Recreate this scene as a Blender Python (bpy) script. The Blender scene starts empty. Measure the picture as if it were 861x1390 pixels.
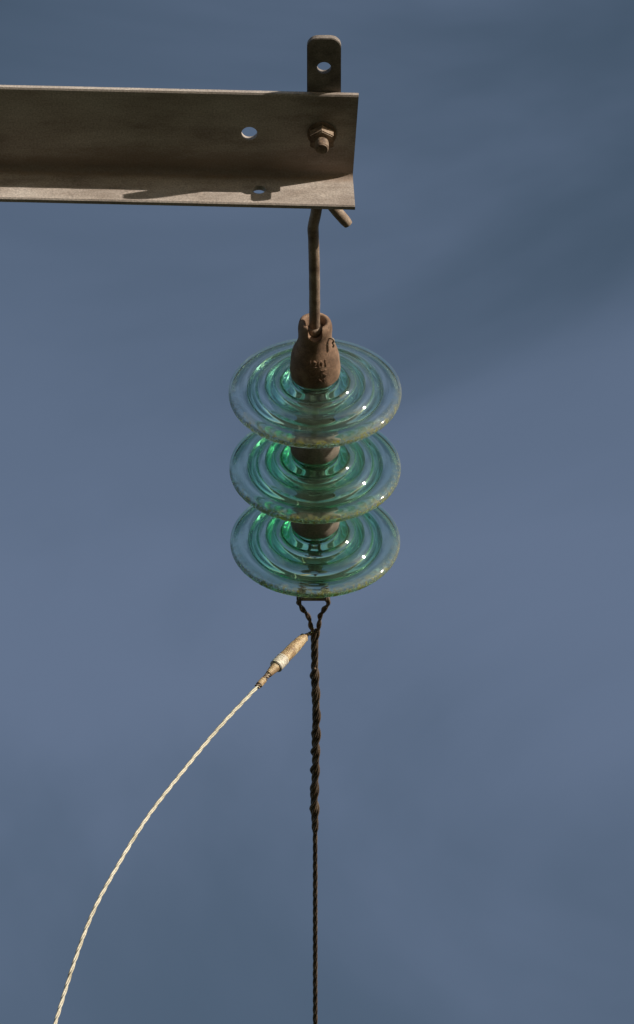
import bpy, bmesh, math, random
from mathutils import Vector, Matrix, noise
random.seed(4)
S=bpy.context.scene
S.view_settings.view_transform='Standard'; S.view_settings.look='None'; S.view_settings.exposure=0
H=9.33
E=math.radians(50.6)
COL=S.collection

# ---------------------------------------------------------------- helpers
def empty(name,loc=(0,0,H)):
    o=bpy.data.objects.new(name,None); o.location=loc; o.empty_display_size=0.1
    COL.objects.link(o); return o
def obj(name,me,parent=None,mat=None,loc=(0,0,0),smooth=True):
    o=bpy.data.objects.new(name,me); COL.objects.link(o); o.location=loc
    if parent: o.parent=parent
    if mat and not me.materials: me.materials.append(mat)
    if smooth:
        for p in me.polygons: p.use_smooth=True
    return o
def mesh_from(name,verts,faces):
    me=bpy.data.meshes.new(name); me.from_pydata(verts,[],faces)
    bm=bmesh.new(); bm.from_mesh(me); bmesh.ops.recalc_face_normals(bm,faces=bm.faces); bm.to_mesh(me); bm.free()
    return me
def catmull(pts,n,closed=False):
    P=[Vector(p) for p in pts]; out=[]; N=len(P)
    rng=range(N if closed else N-1)
    for i in rng:
        p1=P[i]; p2=P[(i+1)%N]
        p0=P[(i-1)%N] if (closed or i>0) else p1*2-p2
        p3=P[(i+2)%N] if (closed or i<N-2) else p2*2-p1
        for k in range(n):
            t=k/n
            out.append(0.5*((2*p1)+(p2-p0)*t+(2*p0-5*p1+4*p2-p3)*t*t+(3*p1-p0-3*p2+p3)*t**3))
    if not closed: out.append(P[-1])
    return out
def lathe(name,prof,seg=96,closed=False,jit=0):
    """revolve (r,s) round the Y axis"""
    V=[];F=[];n=len(prof)
    for a in range(seg):
        t=2*math.pi*a/seg
        for (r,s) in prof:
            j=jit*noise.noise(Vector((math.cos(t)*r*60,s*60,math.sin(t)*r*60)))
            V.append(((r+j)*math.cos(t),s,(r+j)*math.sin(t)))
    m=n if closed else n-1
    for a in range(seg):
        b=(a+1)%seg
        for i in range(m):
            k=(i+1)%n
            F.append((a*n+i,a*n+k,b*n+k,b*n+i))
    if not closed:
        F.append([a*n for a in range(seg)]); F.append([a*n+n-1 for a in range(seg)])
    return mesh_from(name,V,F)
def resample(P,step):
    out=[P[0].copy()]; acc=0
    for a,b in zip(P,P[1:]):
        d=(b-a).length
        while acc+d>=step:
            t=(step-acc)/d; a=a.lerp(b,t); out.append(a.copy()); d=(b-a).length; acc=0
        acc+=d
    out.append(P[-1].copy()); return out
def frames(P):
    T=[]
    for i in range(len(P)):
        a=P[max(0,i-1)]; b=P[min(len(P)-1,i+1)]; T.append((b-a).normalized())
    n=T[0].orthogonal().normalized(); fr=[]
    for t in T:
        n=(n-t*n.dot(t)).normalized(); fr.append((n.copy(),t.cross(n)))
    return fr
def tube_data(P,R,seg,V,F):
    fr=frames(P); base=len(V)
    for i,p in enumerate(P):
        r=R(i/(len(P)-1)) if callable(R) else R
        n,b=fr[i]
        for k in range(seg):
            a=2*math.pi*k/seg; V.append(tuple(p+(n*math.cos(a)+b*math.sin(a))*r))
    for i in range(len(P)-1):
        for k in range(seg):
            q=(k+1)%seg
            F.append((base+i*seg+k,base+i*seg+q,base+(i+1)*seg+q,base+(i+1)*seg+k))
    F.append([base+k for k in range(seg)]); e=base+(len(P)-1)*seg; F.append([e+k for k in range(seg)])
def tube(name,P,R,seg=20):
    V=[];F=[];tube_data(P,R,seg,V,F); return mesh_from(name,V,F)
def rope(name,P,nst,rs,rl,pitch,seg=8,wob=0.0,phase=0):
    fr=frames(P); V=[];F=[]
    for s in range(nst):
        Q=[];L=0
        for i,p in enumerate(P):
            if i: L+=(P[i]-P[i-1]).length
            a=phase+2*math.pi*(s/nst+L/pitch)+0.5*wob*math.sin(L*37+s)
            rr=rl*(1+wob*noise.noise(Vector((L*25,s*7.3,1.7))))
            n,b=fr[i]; Q.append(p+(n*math.cos(a)+b*math.sin(a))*rr)
        tube_data(Q,rs,seg,V,F)
    return mesh_from(name,V,F)
def cyl_mesh(name,c,axis,r,h,seg=40,bev=0.0):
    """solid cylinder/prism centred at c along axis, with chamfer"""
    bm=bmesh.new(); bmesh.ops.create_cone(bm,cap_ends=True,segments=seg,radius1=r,radius2=r,depth=h)
    if bev: 
        ed=[e for e in bm.edges if abs(e.verts[0].co.z-e.verts[1].co.z)<1e-6]
        bmesh.ops.bevel(bm,geom=ed,offset=bev,segments=2,affect='EDGES')
    q=Vector((0,0,1)).rotation_difference(Vector(axis))
    bm.transform(Matrix.Translation(Vector(c))@q.to_matrix().to_4x4())
    me=bpy.data.meshes.new(name); bm.to_mesh(me); bm.free(); return me
def cut(o,cutters):
    """apply boolean differences and remove the cutters"""
    for me in cutters:
        c=bpy.data.objects.new('cutter',me); COL.objects.link(c)
        c.parent=o.parent; c.location=o.location
        m=o.modifiers.new('b','BOOLEAN'); m.object=c; m.operation='DIFFERENCE'; m.solver='EXACT'
        bpy.context.view_layer.update()
        dg=bpy.context.evaluated_depsgraph_get()
        nm=bpy.data.meshes.new_from_object(o.evaluated_get(dg))
        o.modifiers.clear(); o.data=nm; bpy.data.objects.remove(c)
def shade_angle(o,ang=35):
    for p in o.data.polygons: p.use_smooth=True
    o.data.set_sharp_from_angle(angle=math.radians(ang))
def box_data(c,s):
    x,y,z=[v/2 for v in s]
    V=[(c[0]+a*x,c[1]+b*y,c[2]+d*z) for a in(-1,1) for b in(-1,1) for d in(-1,1)]
    return V,[(0,1,3,2),(4,6,7,5),(0,4,5,1),(2,3,7,6),(0,2,6,4),(1,5,7,3)]
def box(name,c,s): return mesh_from(name,*box_data(c,s))

# ---------------------------------------------------------------- materials
def ramp(nt,stops):
    r=nt.nodes.new('ShaderNodeValToRGB'); el=r.color_ramp.elements
    while len(el)<len(stops): el.new(0.5)
    for e,(p,c) in zip(el,stops): e.position=p; e.color=(*c,1) if len(c)==3 else c
    return r
def weathered(name,c1,c2,c3,scale=40,rough=.75,bump=.4,metal=0.0,fine=400,dist=.001,stretch=None,stain=None):
    m=bpy.data.materials.new(name); m.use_nodes=True; nt=m.node_tree; N=nt.nodes; L=nt.links
    bs=N['Principled BSDF']; tc=N.new('ShaderNodeTexCoord'); mp=N.new('ShaderNodeMapping')
    L.new(tc.outputs['Object'],mp.inputs[0])
    if stretch: mp.inputs['Scale'].default_value=stretch
    n1=N.new('ShaderNodeTexNoise'); n1.inputs['Scale'].default_value=scale; n1.inputs['Detail'].default_value=8; n1.inputs['Roughness'].default_value=.65
    n2=N.new('ShaderNodeTexNoise'); n2.inputs['Scale'].default_value=fine; n2.inputs['Detail'].default_value=6
    L.new(mp.outputs[0],n1.inputs[0]); L.new(tc.outputs['Object'],n2.inputs[0])
    r=ramp(nt,[(.32,c1),(.5,c2),(.68,c3)]); L.new(n1.outputs[0],r.inputs[0])
    mx=N.new('ShaderNodeMixRGB'); mx.blend_type='OVERLAY'; mx.inputs[0].default_value=.55
    r2=ramp(nt,[(.3,(.25,.25,.25)),(.7,(.75,.75,.75))]); L.new(n2.outputs[0],r2.inputs[0])
    L.new(r.outputs[0],mx.inputs[1]); L.new(r2.outputs[0],mx.inputs[2]); colout=mx.outputs[0]
    if stain:   # rust gathered along the inside corner of the section
        sp=N.new('ShaderNodeSeparateXYZ'); L.new(tc.outputs['Object'],sp.inputs[0])
        n3=N.new('ShaderNodeTexNoise'); n3.inputs['Scale'].default_value=14; n3.inputs['Detail'].default_value=8; n3.inputs['Roughness'].default_value=.7
        mp3=N.new('ShaderNodeMapping'); mp3.inputs['Scale'].default_value=(.6,1.6,1.6); L.new(tc.outputs['Object'],mp3.inputs[0]); L.new(mp3.outputs[0],n3.inputs[0])
        a=N.new('ShaderNodeMath'); a.operation='MULTIPLY_ADD'; L.new(n3.outputs[0],a.inputs[0]); a.inputs[1].default_value=.10; L.new(sp.outputs[1],a.inputs[2])
        m1=N.new('ShaderNodeMapRange'); m1.interpolation_type='SMOOTHSTEP'; L.new(a.outputs[0],m1.inputs[0]); m1.inputs[1].default_value=-.640; m1.inputs[2].default_value=-.600
        m2=N.new('ShaderNodeMapRange'); m2.interpolation_type='SMOOTHSTEP'; L.new(sp.outputs[2],m2.inputs[0]); m2.inputs[1].default_value=-.042; m2.inputs[2].default_value=-.026
        mm=N.new('ShaderNodeMath'); mm.operation='MULTIPLY'; L.new(m1.outputs[0],mm.inputs[0]); L.new(m2.outputs[0],mm.inputs[1])
        m4=N.new('ShaderNodeMath'); m4.operation='MULTIPLY'; L.new(mm.outputs[0],m4.inputs[0]); m4.inputs[1].default_value=.65
        ms=N.new('ShaderNodeMixRGB'); L.new(m4.outputs[0],ms.inputs[0]); L.new(colout,ms.inputs[1]); ms.inputs[2].default_value=(*stain,1); colout=ms.outputs[0]
    L.new(colout,bs.inputs['Base Color'])
    bs.inputs['Roughness'].default_value=rough; bs.inputs['Metallic'].default_value=metal
    ad=N.new('ShaderNodeMath'); ad.operation='ADD'; L.new(n1.outputs[0],ad.inputs[0]); L.new(n2.outputs[0],ad.inputs[1])
    b=N.new('ShaderNodeBump'); b.inputs['Strength'].default_value=bump; b.inputs['Distance'].default_value=dist
    L.new(ad.outputs[0],b.inputs['Height']); L.new(b.outputs[0],bs.inputs['Normal'])
    return m
M_arm=weathered('weathered_steel',(.24,.195,.165),(.40,.345,.305),(.49,.44,.395),scale=22,rough=.6,bump=.25,stretch=(.35,1,1),stain=(.24,.165,.12))
M_tab=weathered('dark_steel',(.11,.09,.075),(.19,.16,.14),(.26,.225,.195),scale=35,rough=.65,bump=.3)
M_bolt=weathered('rusty_bolt',(.10,.06,.04),(.21,.145,.10),(.33,.25,.18),scale=80,rough=.7,bump=.4)
M_rod=weathered('rusty_rod',(.14,.09,.06),(.25,.18,.13),(.34,.265,.20),scale=45,rough=.7,bump=.35)
M_cap=weathered('cast_iron_rust',(.10,.058,.036),(.215,.130,.082),(.33,.215,.145),scale=34,rough=.85,bump=.6,fine=600)
M_cap2=weathered('cast_iron_galvanised',(.12,.09,.07),(.20,.16,.125),(.28,.235,.185),scale=40,rough=.8,bump=.5)
M_cem=weathered('cement',(.12,.11,.10),(.18,.17,.155),(.24,.23,.21),scale=60,rough=.9,bump=.5)
M_wire=weathered('rusty_steel_wire',(.045,.028,.018),(.10,.068,.045),(.19,.135,.09),scale=60,rough=.65,bump=.4)
M_alu=weathered('aluminium_strand',(.33,.29,.20),(.50,.46,.36),(.60,.56,.46),scale=30,rough=.5,bump=.15,metal=.1)
M_brass=weathered('taped_sleeve',(.20,.12,.06),(.38,.26,.14),(.56,.45,.29),scale=70,rough=.6,bump=.6)
M_collar=weathered('pale_sleeve',(.40,.34,.26),(.54,.48,.39),(.62,.57,.48),scale=60,rough=.55,bump=.3)
M_wood=weathered('pole_wood',(.10,.07,.05),(.18,.14,.10),(.26,.21,.16),scale=14,rough=.9,bump=.6,dist=.01,stretch=(1,1,.08))

def glass_mat(name,tint,dens,dust,algae):
    m=bpy.data.materials.new(name); m.use_nodes=True; nt=m.node_tree; N=nt.nodes; L=nt.links
    N.remove(N['Principled BSDF']); out=N['Material Output']
    tc=N.new('ShaderNodeTexCoord'); sep=N.new('ShaderNodeSeparateXYZ'); L.new(tc.outputs['Object'],sep.inputs[0])
    g=N.new('ShaderNodeBsdfGlass'); g.inputs['IOR'].default_value=1.52; g.inputs['Roughness'].default_value=.05; g.inputs['Color'].default_value=(.98,1,.99,1)
    # very faint surface waviness of pressed glass
    nb=N.new('ShaderNodeTexNoise'); nb.inputs['Scale'].default_value=35; nb.inputs['Detail'].default_value=2; L.new(tc.outputs['Object'],nb.inputs[0])
    bp=N.new('ShaderNodeBump'); bp.inputs['Strength'].default_value=.3; bp.inputs['Distance'].default_value=.001; L.new(nb.outputs[0],bp.inputs['Height']); L.new(bp.outputs[0],g.inputs['Normal'])
    dif=N.new('ShaderNodeBsdfDiffuse'); tr=N.new('ShaderNodeBsdfTranslucent'); ds=N.new('ShaderNodeMixShader'); ds.inputs[0].default_value=.4
    L.new(dif.outputs[0],ds.inputs[1]); L.new(tr.outputs[0],ds.inputs[2])
    def math_(op,a,b=None,clamp=False):
        n=N.new('ShaderNodeMath'); n.operation=op; n.use_clamp=clamp
        for i,v in enumerate((a,b)):
            if v is None: continue
            if isinstance(v,(int,float)): n.inputs[i].default_value=v
            else: L.new(v,n.inputs[i])
        return n.outputs[0]
    r=math_('SQRT',math_('ADD',math_('MULTIPLY',sep.outputs[0],sep.outputs[0]),math_('MULTIPLY',sep.outputs[2],sep.outputs[2])))
    mr=N.new('ShaderNodeMapRange'); L.new(r,mr.inputs[0]); mr.inputs[1].default_value=.112; mr.inputs[2].default_value=.1235
    low=N.new('ShaderNodeMapRange'); L.new(sep.outputs[2],low.inputs[0]); low.inputs[1].default_value=.04; low.inputs[2].default_value=-.09; low.inputs[3].default_value=.06; low.inputs[4].default_value=1
    n1=N.new('ShaderNodeTexNoise'); n1.inputs['Scale'].default_value=140; n1.inputs['Detail'].default_value=9; n1.inputs['Roughness'].default_value=.75
    oi=N.new('ShaderNodeObjectInfo'); va=N.new('ShaderNodeVectorMath'); va.operation='ADD'; L.new(tc.outputs['Object'],va.inputs[0]); L.new(oi.outputs['Random'],va.inputs[1]); L.new(va.outputs[0],n1.inputs[0])
    nr=ramp(nt,[(.44,(0,0,0)),(.58,(1,1,1))]); L.new(n1.outputs[0],nr.inputs[0])
    rimdirt=math_('MULTIPLY',math_('MULTIPLY',mr.outputs[0],low.outputs[0]),nr.outputs[0])
    n2=N.new('ShaderNodeTexNoise'); n2.inputs['Scale'].default_value=18; n2.inputs['Detail'].default_value=6; L.new(va.outputs[0],n2.inputs[0])
    dr=ramp(nt,[(.38,(0,0,0)),(.8,(dust,dust,dust))]); L.new(n2.outputs[0],dr.inputs[0])
    # pale dust-toned ring on the outermost lip, painting in its sunlit highlights
    lip=N.new('ShaderNodeMapRange'); L.new(r,lip.inputs[0]); lip.inputs[1].default_value=.1225; lip.inputs[2].default_value=.1255; lip.inputs[4].default_value=.22
    fac=math_('ADD',math_('ADD',math_('MULTIPLY',rimdirt,algae),dr.outputs[0]),lip.outputs[0],True)
    cm=N.new('ShaderNodeMixRGB'); cm.inputs[1].default_value=(.50,.50,.42,1); cm.inputs[2].default_value=(.36,.33,.05,1); L.new(rimdirt,cm.inputs[0])
    L.new(cm.outputs[0],dif.inputs[0]); L.new(cm.outputs[0],tr.inputs[0])
    mx=N.new('ShaderNodeMixShader'); L.new(fac,mx.inputs[0]); L.new(g.outputs[0],mx.inputs[1]); L.new(ds.outputs[0],mx.inputs[2])
    L.new(mx.outputs[0],out.inputs['Surface'])
    va2=N.new('ShaderNodeVolumeAbsorption'); va2.inputs['Color'].default_value=(*tint,1); va2.inputs['Density'].default_value=dens
    L.new(va2.outputs[0],out.inputs['Volume'])
    return m
M_glass=glass_mat('pale_green_glass',(.12,.90,.68),13,.10,.60)
M_glass2=glass_mat('green_glass',(.04,.88,.52),24,.07,.65)

# ---------------------------------------------------------------- steel crossarm (angle section)
arm=empty('steel_crossarm')
th=math.radians(1.6); u=Vector((math.cos(th),math.sin(th),0)); w=Vector((-math.sin(th),math.cos(th),0)); base=Vector((.0505,-.630,0))
FR=.009
prof=[(-.1385,-.012),(.004,-.012),(.0072,-.0132),(.008,-.016),(.008,-.0885),(.0065,-.0895),(.002,-.0895),(0,-.0875),(0,-.020-FR)]
for k in range(1,8):
    a=math.radians(k*90/8); prof.append((-FR+FR*math.cos(a),-.020-FR+FR*math.sin(a)))
prof+=[(-FR,-.020),(-.1375,-.020),(-.140,-.0185),(-.140,-.0133)]
V=[];F=[];n=len(prof); NS=60
for i in range(NS+1):
    f=i/NS
    for (b,z) in prof:
        aend=.004*abs(b)/.14+.003*(abs(z)-.02)/.07
        a=aend-(1.55*f)
        j=.0004*noise.noise(Vector((a*30,b*40,z*40)))
        V.append(tuple(base+u*a+w*(b+j)+Vector((0,0,z+j*.8))))
for i in range(NS):
    for k in range(n):
        q=(k+1)%n; F.append((i*n+k,i*n+q,(i+1)*n+q,(i+1)*n+k))
F.append(list(range(n))); F.append([NS*n+k for k in range(n)])
angle=obj('angle_section',mesh_from('angle_section',V,F),arm,M_arm)
cut(angle,[cyl_mesh('c1',(-.095,-.7045,-.016),(0,0,1),.0112,.06,48),
           cyl_mesh('c2',(-.0818,-.63,-.0567),(0,1,0),.0095,.08,48),
           cyl_mesh('c3',(-.62,-.70,-.016),(0,0,1),.0112,.06,48)])
shade_angle(angle,28)
# flat strap lying on top of the horizontal leg, rounded outer end with an eye
bm=bmesh.new(); cx=.0098; hw=.0238; pts=[]
for k in range(9):
    a=math.radians(180+90*k/8); pts.append((cx-hw+.016+.016*math.cos(a),-.862+.016+.016*math.sin(a)))
for k in range(9):
    a=math.radians(270+90*k/8); pts.append((cx+hw-.016+.016*math.cos(a),-.862+.016+.016*math.sin(a)))
pts+=[(cx+hw,-.64),(cx-hw,-.64)]
vs=[bm.verts.new((x,y,-.0116)) for x,y in pts]; f=bm.faces.new(vs)
r=bmesh.ops.extrude_face_region(bm,geom=[f]); bmesh.ops.translate(bm,verts=[v for v in r['geom'] if isinstance(v,bmesh.types.BMVert)],vec=(0,0,.009))
bmesh.ops.bevel(bm,geom=[e for e in bm.edges if abs(e.verts[0].co.z-e.verts[1].co.z)<1e-6],offset=.0009,segments=2,affect='EDGES')
bmesh.ops.recalc_face_normals(bm,faces=bm.faces)
me=bpy.data.meshes.new('strap'); bm.to_mesh(me); bm.free()
strap=obj('strap',me,arm,M_tab); cut(strap,[cyl_mesh('c',(.0098,-.8115,-.007),(0,0,1),.0100,.05,48)]); shade_angle(strap,30)
# bolt, washer, nut (through the horizontal leg)
bx,by=.0068,-.7045
o=obj('washer',cyl_mesh('washer',(bx,by,-.0222),(0,0,1),.0205,.0040,40,.0008),arm,M_bolt); shade_angle(o)
o=obj('nut',cyl_mesh('nut',(bx,by,-.0323),(0,0,1),.0190,.0155,6,.0015),arm,M_bolt); shade_angle(o,25)
L=.088; nb=170; V=[];F=[];seg=28
for i in range(nb+1):
    s=i/nb; zz=.030-L*s
    for k in range(seg):
        a=2*math.pi*k/seg
        ph=(zz/.0022+k/seg)%1
        rr=.0098-.0007*abs(ph*2-1)
        if i>=nb-3: rr-=.0004*(i-nb+4)
        V.append((bx+rr*math.cos(a),by+rr*math.sin(a),zz))
for i in range(nb):
    for k in range(seg):
        q=(k+1)%seg; F.append((i*seg+k,i*seg+q,(i+1)*seg+q,(i+1)*seg+k))
F.append(list(range(seg))); F.append([nb*seg+k for k in range(seg)])
o=obj('bolt_shank',mesh_from('bolt_shank',V,F),arm,M_bolt); shade_angle(o,40)
o=obj('bolt_head',cyl_mesh('bolt_head',(bx,by,.030),(0,0,1),.018,.012,6,.0015),arm,M_bolt); shade_angle(o,25)

# ---------------------------------------------------------------- hooked hanger rod
hanger=empty('hanger_hook')
P=[(-.0035,-.335,0),(-.0035,-.40,0),(-.0040,-.46,0),(-.0050,-.505,.000),(-.0055,-.525,.001),(-.0015,-.548,.003),(-.0005,-.565,.005),(-.004,-.60,.006),(-.013,-.66,.006),(-.0155,-.70,.006),
   (-.008,-.722,.006),(.0068,-.730,.006),(.022,-.722,.006),(.0285,-.70,.006),(.022,-.65,.006),(.012,-.60,.006),(.017,-.568,.005),(.0445,-.529,.001)]
P=resample([Vector(p) for p in catmull(P,12)],.004)
def rr(t): return .0079 if t<.985 else .0079-.0012*(t-.985)/.015
obj('rod',tube('rod',P,lambda t:rr(t)+.0004*noise.noise(Vector((t*40,0,0))),24),hanger,M_rod); shade_angle(hanger.children[0],40)

# ---------------------------------------------------------------- glass insulator string
string=empty('glass_insulator_string')
AX=-.0028
# outer skin: lip, shallow step, dome; underside: three petticoat ribs with open valleys
gp=[(.021,-.072),(.029,-.064),(.0318,-.050),(.0322,-.034),(.0360,-.0300),(.0430,-.0290),(.0500,-.0285),(.0560,-.0265),(.0620,-.0225),(.072,-.0190),(.080,-.0170),(.087,-.0145),(.0935,-.0100),(.103,-.0065),(.112,-.0045),(.119,-.0035),
    (.1242,-.0005),(.1257,.0035),(.1245,.0075),(.1205,.0085),(.1165,.0060),(.110,.0030),(.102,.0010),(.0960,.0015),(.0935,.0060),(.0922,.0150),(.0905,.0195),(.0885,.0195),(.0868,.0150),(.0858,.0040),(.0835,-.0050),
    (.0790,-.0085),(.0730,-.0095),(.0695,-.0075),(.0678,.0020),(.0664,.0170),(.0646,.0215),(.0622,.0215),(.0604,.0170),(.0592,.0020),(.0575,-.0110),
    (.0530,-.0165),(.0485,-.0165),(.0460,-.0130),(.0448,-.0020),(.0436,.0110),(.0418,.0150),(.0396,.0150),(.0378,.0110),(.0364,-.0020),(.0335,-.0090),(.028,-.0080),(.0225,-.0040),(.0195,-.008),(.0188,-.030),(.0188,-.060)]
gprof=[(v[0],v[1]) for v in catmull([(a,b,0) for a,b in gp],4,closed=True)]
glass_me=lathe('glass_shell',gprof,176,closed=True)
glass_me2=glass_me.copy(); glass_me.materials.append(M_glass); glass_me2.materials.append(M_glass2)
capp=[(.0302,.0000),(.0335,.0010),(.0352,-.001),(.0362,-.006),(.0366,-.014),(.0362,-.024),(.0350,-.034),(.0325,-.044),(.0290,-.053),(.0262,-.060),(.0246,-.067),(.0240,-.075),(.0246,-.083),(.0242,-.091),(.0222,-.0965),(.0185,-.098),(.0155,-.0960),(.014,-.090),(.0135,-.070)]
cprof=[(v[0],v[1]) for v in catmull([(a,b,0) for a,b in capp],4)]
def cap_r(s):
    best=min((abs(p[1]-s),p[0]) for p in cprof[6:56]); return best[1]
RIM=[-.228,-.0870,.0530]
for i,y in enumerate(RIM):
    obj('glass_disc_%d'%(i+1),glass_me if i==0 else glass_me2,string,None,(AX,y,0))
    cap=obj('cap_%d'%(i+1),lathe('cap',cprof,96,jit=.0009),string,M_cap if i==0 else M_cap2,(AX,y-.030,0))
    # socket mouth opening towards the front
    cutm=[cyl_mesh('m',(0,-.088,-.020),(0,0,1),.0100,.034,32),box('m2',(0,-.101,-.020),(.0200,.026,.034))]
    cut(cap,cutm); 
    bm=bmesh.new(); bm.from_mesh(cap.data)
    se=[e for e in bm.edges if len(e.link_faces)==2 and e.calc_face_angle(0)>math.radians(40)]
    bmesh.ops.bevel(bm,geom=se,offset=.0010,segments=2,affect='EDGES'); bm.to_mesh(cap.data); bm.free()
    shade_angle(cap,45)
    obj('cement_%d'%(i+1),lathe('cement',[(.0178,-.062),(.0178,-.006),(.0160,-.003),(.010,-.0015)],48,jit=.0005),string,M_cem,(AX,y,0))
    pl=[(.0085,-.060),(.0085,.020),(.0092,.030),(.0092,.052),(.0085,.058),(.0085,.066)] if i<2 else [(.0085,-.060),(.0085,.020),(.0092,.030),(.0092,.048),(.0085,.052)]
    obj('pin_%d'%(i+1),lathe('pin',pl,32),string,M_cap2,(AX,y,0))
    # split pin in the side of the socket
    V=[];F=[]
    q=[Vector((.018,-.106,-.012)),Vector((.0245,-.1065,-.014)),Vector((.0270,-.103,-.015)),Vector((.0255,-.100,-.016)),Vector((.0272,-.097,-.017)),Vector((.0255,-.094,-.018))]
    tube_data([Vector(p) for p in catmull(q,6)],.0015,8,V,F)
    obj('split_pin_%d'%(i+1),mesh_from('split_pin',V,F),string,M_bolt,(AX,y,0))
# ball end of the rod sits in the first socket
obj('rod_ball',lathe('rod_ball',[(.004,-.010),(.009,-.008),(.0118,-.003),(.0118,.003),(.009,.008),(.004,.010)],32),hanger,M_rod,(AX-.0005,-.338,0))
# cast lettering on the first cap, wrapped round its face
for k,(txt,s0,size) in enumerate([('4201',-.0385,.0150),('U.K',-.0240,.0150),('CN',-.0100,.0130)]):
    cu=bpy.data.curves.new('t','FONT'); cu.body=txt; cu.size=size; cu.extrude=.0009; cu.space_character=1.15; cu.align_x='CENTER'
    to=bpy.data.objects.new('t',cu); COL.objects.link(to); bpy.context.view_layer.update()
    me=bpy.data.meshes.new_from_object(to.evaluated_get(bpy.context.evaluated_depsgraph_get())); bpy.data.objects.remove(to)
    bm=bmesh.new(); bm.from_mesh(me); bmesh.ops.subdivide_edges(bm,edges=[e for e in bm.edges if e.calc_length()>.002],cuts=2); bm.to_mesh(me); bm.free()
    for v in me.vertices:
        s=s0-v.co.y; r=cap_r(s)+v.co.z+.0002; a=v.co.x*1.05/.036+.12
        v.co=(r*math.sin(a),s,-r*math.cos(a))
    obj('lettering_%d'%(k+1),me,string,M_cap,(AX,RIM[0]-.030,0),smooth=False)
# end clevis behind the last disc
cl=[Vector(p) for p in [(-.0215,.160,0),(-.0215,.130,0),(-.017,.113,0),(-.0048,.104,0),(.0075,.113,0),(.012,.130,0),(.012,.160,0)]]
obj('clevis',tube('clevis',[Vector(p) for p in catmull(cl,8)],.0062,16),string,M_cap2)
o=obj('clevis_pin',cyl_mesh('clevis_pin',(-.0055,.1655,0),(1,0,0),.0045,.050,20,.0008),string,M_bolt); shade_angle(o)

# ---------------------------------------------------------------- conductor with twisted dead-end grip
line=empty('power_line')
def sag(y): return -.012*max(0,y-.25)+.0002*max(0,y-.25)**2
def R(pts,step=.002): return resample([Vector(p) for p in catmull(pts,10)],step)
obj('grip_leg_left',rope('gl',R([(-.0200,.150,-.004),(-.0255,.163,-.006),(-.0270,.172,-.005),(-.0205,.186,-.004),(-.0130,.200,-.002),(-.0100,.218,0),(-.0060,.236,0),(-.0030,.262,0)]),2,.0022,.0019,.036,8,.2),line,M_wire)
obj('grip_leg_right',rope('gr',R([(.0100,.150,-.004),(.0150,.163,-.006),(.0165,.172,-.005),(.0100,.186,-.003),(.0045,.200,-.001),(.0030,.216,0),(.0005,.236,0),(-.0030,.262,0)]),2,.0022,.0019,.036,8,.2,1),line,M_wire)
x0=-.0028
gpth=[Vector((x0+.0012*math.sin(y*19)+.0006*math.sin(y*53),y,sag(y))) for y in [.228+.002*i for i in range(200)]]
obj('dead_end_grip',rope('grip',gpth,5,.0021,.0036,.085,8,.35),line,M_wire)
obj('grip_tail',rope('grip2',gpth[35:190],2,.0019,.0056,.075,8,.4,2.2),line,M_wire)
cond=[Vector((x0,y,sag(y))) for y in [.26+.003*i for i in range(700)]]
obj('conductor',rope('conductor',cond,4,.0018,.0021,.075,8,.12),line,M_wire)
far=[Vector((x0,y,sag(y))) for y in [2.35+.5*i for i in range(76)]]
obj('conductor_span',tube('conductor_span',far,.0040,10),line,M_wire)

# ---------------------------------------------------------------- jumper
jump=empty('jumper_cable')
J=[(-.003,.240,0.002),(-.010,.2345,-.001),(-.0190,.235,-.009),(-.0330,.235,-.031),(-.0520,.235,-.061),(-.0716,.235,-.093),(-.0878,.235,-.121),(-.1414,.235,-.209),(-.1941,.235,-.307),(-.2459,.235,-.411),(-.2862,.235,-.514),(-.3177,.235,-.607),(-.3412,.235,-.707),(-.3665,.235,-.842),(-.395,.20,-1.05),(-.47,.10,-1.32),(-.62,-.05,-1.52),(-.85,-.25,-1.60),(-1.10,-.42,-1.55)]
JP=R(J,.002)
obj('strand',rope('strand',JP[14:],3,.00150,.00145,.070,8,.08),jump,M_alu)
def seg_between(a,b):  # portion of the path by x
    return [p for p in JP if b<=p.x<=a and p.z>-.4]
obj('connection_wire',rope('cw',[p for p in JP if p.x>-.024 and p.z>-.3],2,.0021,.0020,.025,8,.2),jump,M_bolt)
sl=seg_between(-.0165,-.0545)
obj('crimp_sleeve',tube('crimp',sl,lambda t:.0066+.0026*min(1,t*2.2)+.0007*noise.noise(Vector((t*14,0,0)))-(.003 if t<.03 else 0),24),jump,M_brass)
sl=seg_between(-.0500,-.0615)
obj('tape_collar',tube('collar',sl,lambda t:.0100+.0004*math.sin(t*20),24),jump,M_collar)
sl=seg_between(-.0600,-.0730)
obj('ferrule',tube('ferrule',sl,lambda t:.0078-.0030*t,20),jump,M_brass)
sl=seg_between(-.0790,-.0870)
obj('ferrule_end',tube('ferrule_end',sl,lambda t:.0050,18),jump,M_brass)
sl=seg_between(-.0700,-.0900)
obj('wrap',rope('wrap',sl,3,.0016,.0030,.016,8,.2),jump,M_bolt)

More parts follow.
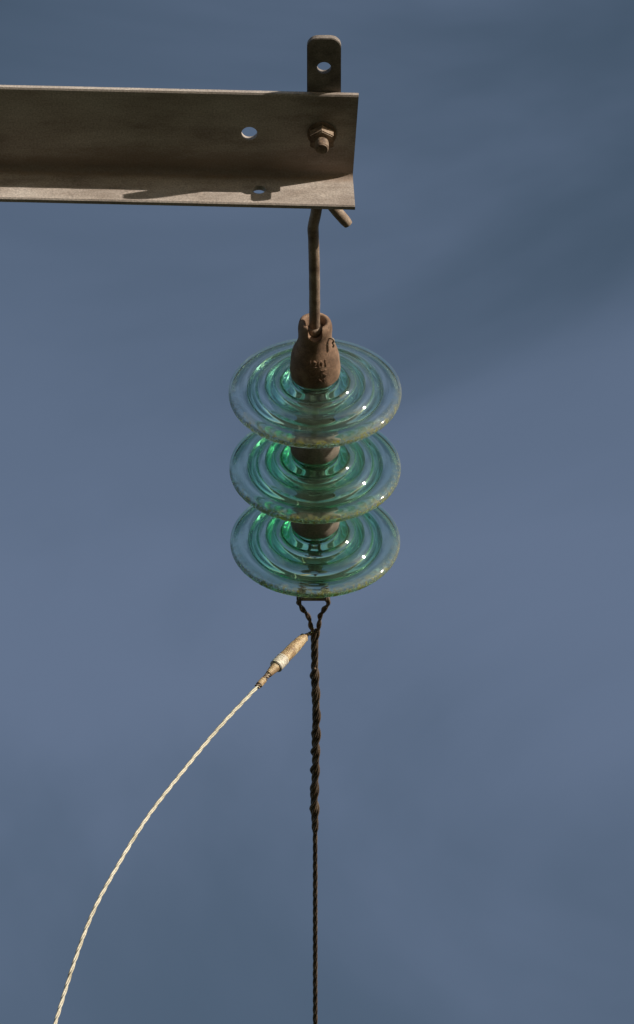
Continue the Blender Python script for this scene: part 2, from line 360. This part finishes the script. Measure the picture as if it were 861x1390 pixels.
# ---------------------------------------------------------------- supporting pole (left of the view)
pole=empty('utility_pole',(0,0,0))
V=[];F=[];seg=40;nz=40
for i in range(nz+1):
    zz=-.5+(H+.95)*i/nz; r=.165-.045*i/nz
    for k in range(seg):
        a=2*math.pi*k/seg; q=r+.004*noise.noise(Vector((math.cos(a)*3,math.sin(a)*3,zz*.6)))
        V.append((-1.27+q*math.cos(a),-.528+q*math.sin(a),zz))
for i in range(nz):
    for k in range(seg):
        q=(k+1)%seg; F.append((i*seg+k,i*seg+q,(i+1)*seg+q,(i+1)*seg+k))
F.append([nz*seg+k for k in range(seg)])
o=obj('shaft',mesh_from('shaft',V,F),pole,M_wood); shade_angle(o,40)
o=obj('arm_bolt',cyl_mesh('arm_bolt',(-1.27,-.60,H-.05),(0,1,0),.010,.20,24,.001),pole,M_bolt)

# ---------------------------------------------------------------- ground
gm=weathered('rough_grass',(.03,.038,.014),(.055,.06,.025),(.09,.085,.045),scale=.35,rough=.95,bump=.5,fine=9,dist=.05)
V=[];F=[];N_=60
def gc(i): 
    t=(i/N_)*2-1; return math.copysign(abs(t)**3*3000,t)
for i in range(N_+1):
    for j in range(N_+1):
        x,y=gc(i),gc(j); d=math.hypot(x,y)
        V.append((x,y,.12*noise.noise(Vector((x*.15,y*.15,0)))*min(1,d/6)))
for i in range(N_):
    for j in range(N_):
        F.append((i*(N_+1)+j,(i+1)*(N_+1)+j,(i+1)*(N_+1)+j+1,i*(N_+1)+j+1))
me=bpy.data.meshes.new('ground'); me.from_pydata(V,[],F); obj('ground',me,None,gm)

# ---------------------------------------------------------------- light and sky
sunv=Vector((.181,-.150,.050)).normalized()
el=math.asin(sunv.z); az=math.atan2(sunv.x,sunv.y)
sl=bpy.data.lights.new('sun','SUN'); sl.energy=5; sl.angle=math.radians(.5); sl.color=(1,.92,.81)
so=bpy.data.objects.new('sun',sl); COL.objects.link(so); so.rotation_euler=sunv.to_track_quat('Z','Y').to_euler(); so.location=(5,-4,14)
W=bpy.data.worlds.new('World'); S.world=W; W.use_nodes=True; nt=W.node_tree; N=nt.nodes; L=nt.links
bg=N['Background']; bg.inputs[1].default_value=.12
sky=N.new('ShaderNodeTexSky'); sky.sky_type='NISHITA'; sky.sun_disc=False; sky.sun_elevation=el; sky.sun_rotation=az; sky.air_density=1.0; sky.dust_density=1.0; sky.ozone_density=1.0
tc=N.new('ShaderNodeTexCoord'); mp=N.new('ShaderNodeMapping'); mp.inputs['Scale'].default_value=(.8,1.1,1.1); mp.inputs['Rotation'].default_value=(.2,.35,.5)
L.new(tc.outputs['Generated'],mp.inputs[0])
n1=N.new('ShaderNodeTexNoise'); n1.inputs['Scale'].default_value=11; n1.inputs['Detail'].default_value=5; n1.inputs['Roughness'].default_value=.5; n1.inputs['Distortion'].default_value=.5
L.new(mp.outputs[0],n1.inputs[0])
# thin haze veil: broad band of cirrus around 50 degrees, broken up by the noise
sp=N.new('ShaderNodeSeparateXYZ'); L.new(tc.outputs['Generated'],sp.inputs[0])
ma=N.new('ShaderNodeMath'); ma.operation='MULTIPLY_ADD'; L.new(n1.outputs[0],ma.inputs[0]); ma.inputs[1].default_value=.13; L.new(sp.outputs[2],ma.inputs[2])
r=ramp(nt,[(.0,(.45,.45,.45)),(.770,(.15,.15,.15)),(.826,(1,1,1)),(.846,(.80,.80,.80)),(.888,(.0,.0,.0))]); r.color_ramp.interpolation='EASE'
L.new(ma.outputs[0],r.inputs[0])
hs=N.new('ShaderNodeHueSaturation'); hs.inputs['Saturation'].default_value=.94; L.new(sky.outputs[0],hs.inputs['Color'])
dk=N.new('ShaderNodeMixRGB'); dk.blend_type='MULTIPLY'; dk.inputs[0].default_value=1; L.new(hs.outputs[0],dk.inputs[1]); dk.inputs[2].default_value=(.78,.80,.79,1)
mx=N.new('ShaderNodeMixRGB'); L.new(r.outputs[0],mx.inputs[0]); L.new(dk.outputs[0],mx.inputs[1]); mx.inputs[2].default_value=(1.04,1.42,2.18,1)
L.new(mx.outputs[0],bg.inputs[0])

# ---------------------------------------------------------------- camera
cd=bpy.data.cameras.new('camera'); cam=bpy.data.objects.new('camera',cd); COL.objects.link(cam)
D=10.0; cam.location=(0,-D*math.cos(E),H-D*math.sin(E))
cam.rotation_euler=(math.pi/2+E,0,0)
cd.sensor_fit='VERTICAL'; cd.sensor_height=24; cd.lens=24/(2*(1390/2*.001085)/D)
cd.clip_end=8000; cd.clip_start=.1
S.camera=cam
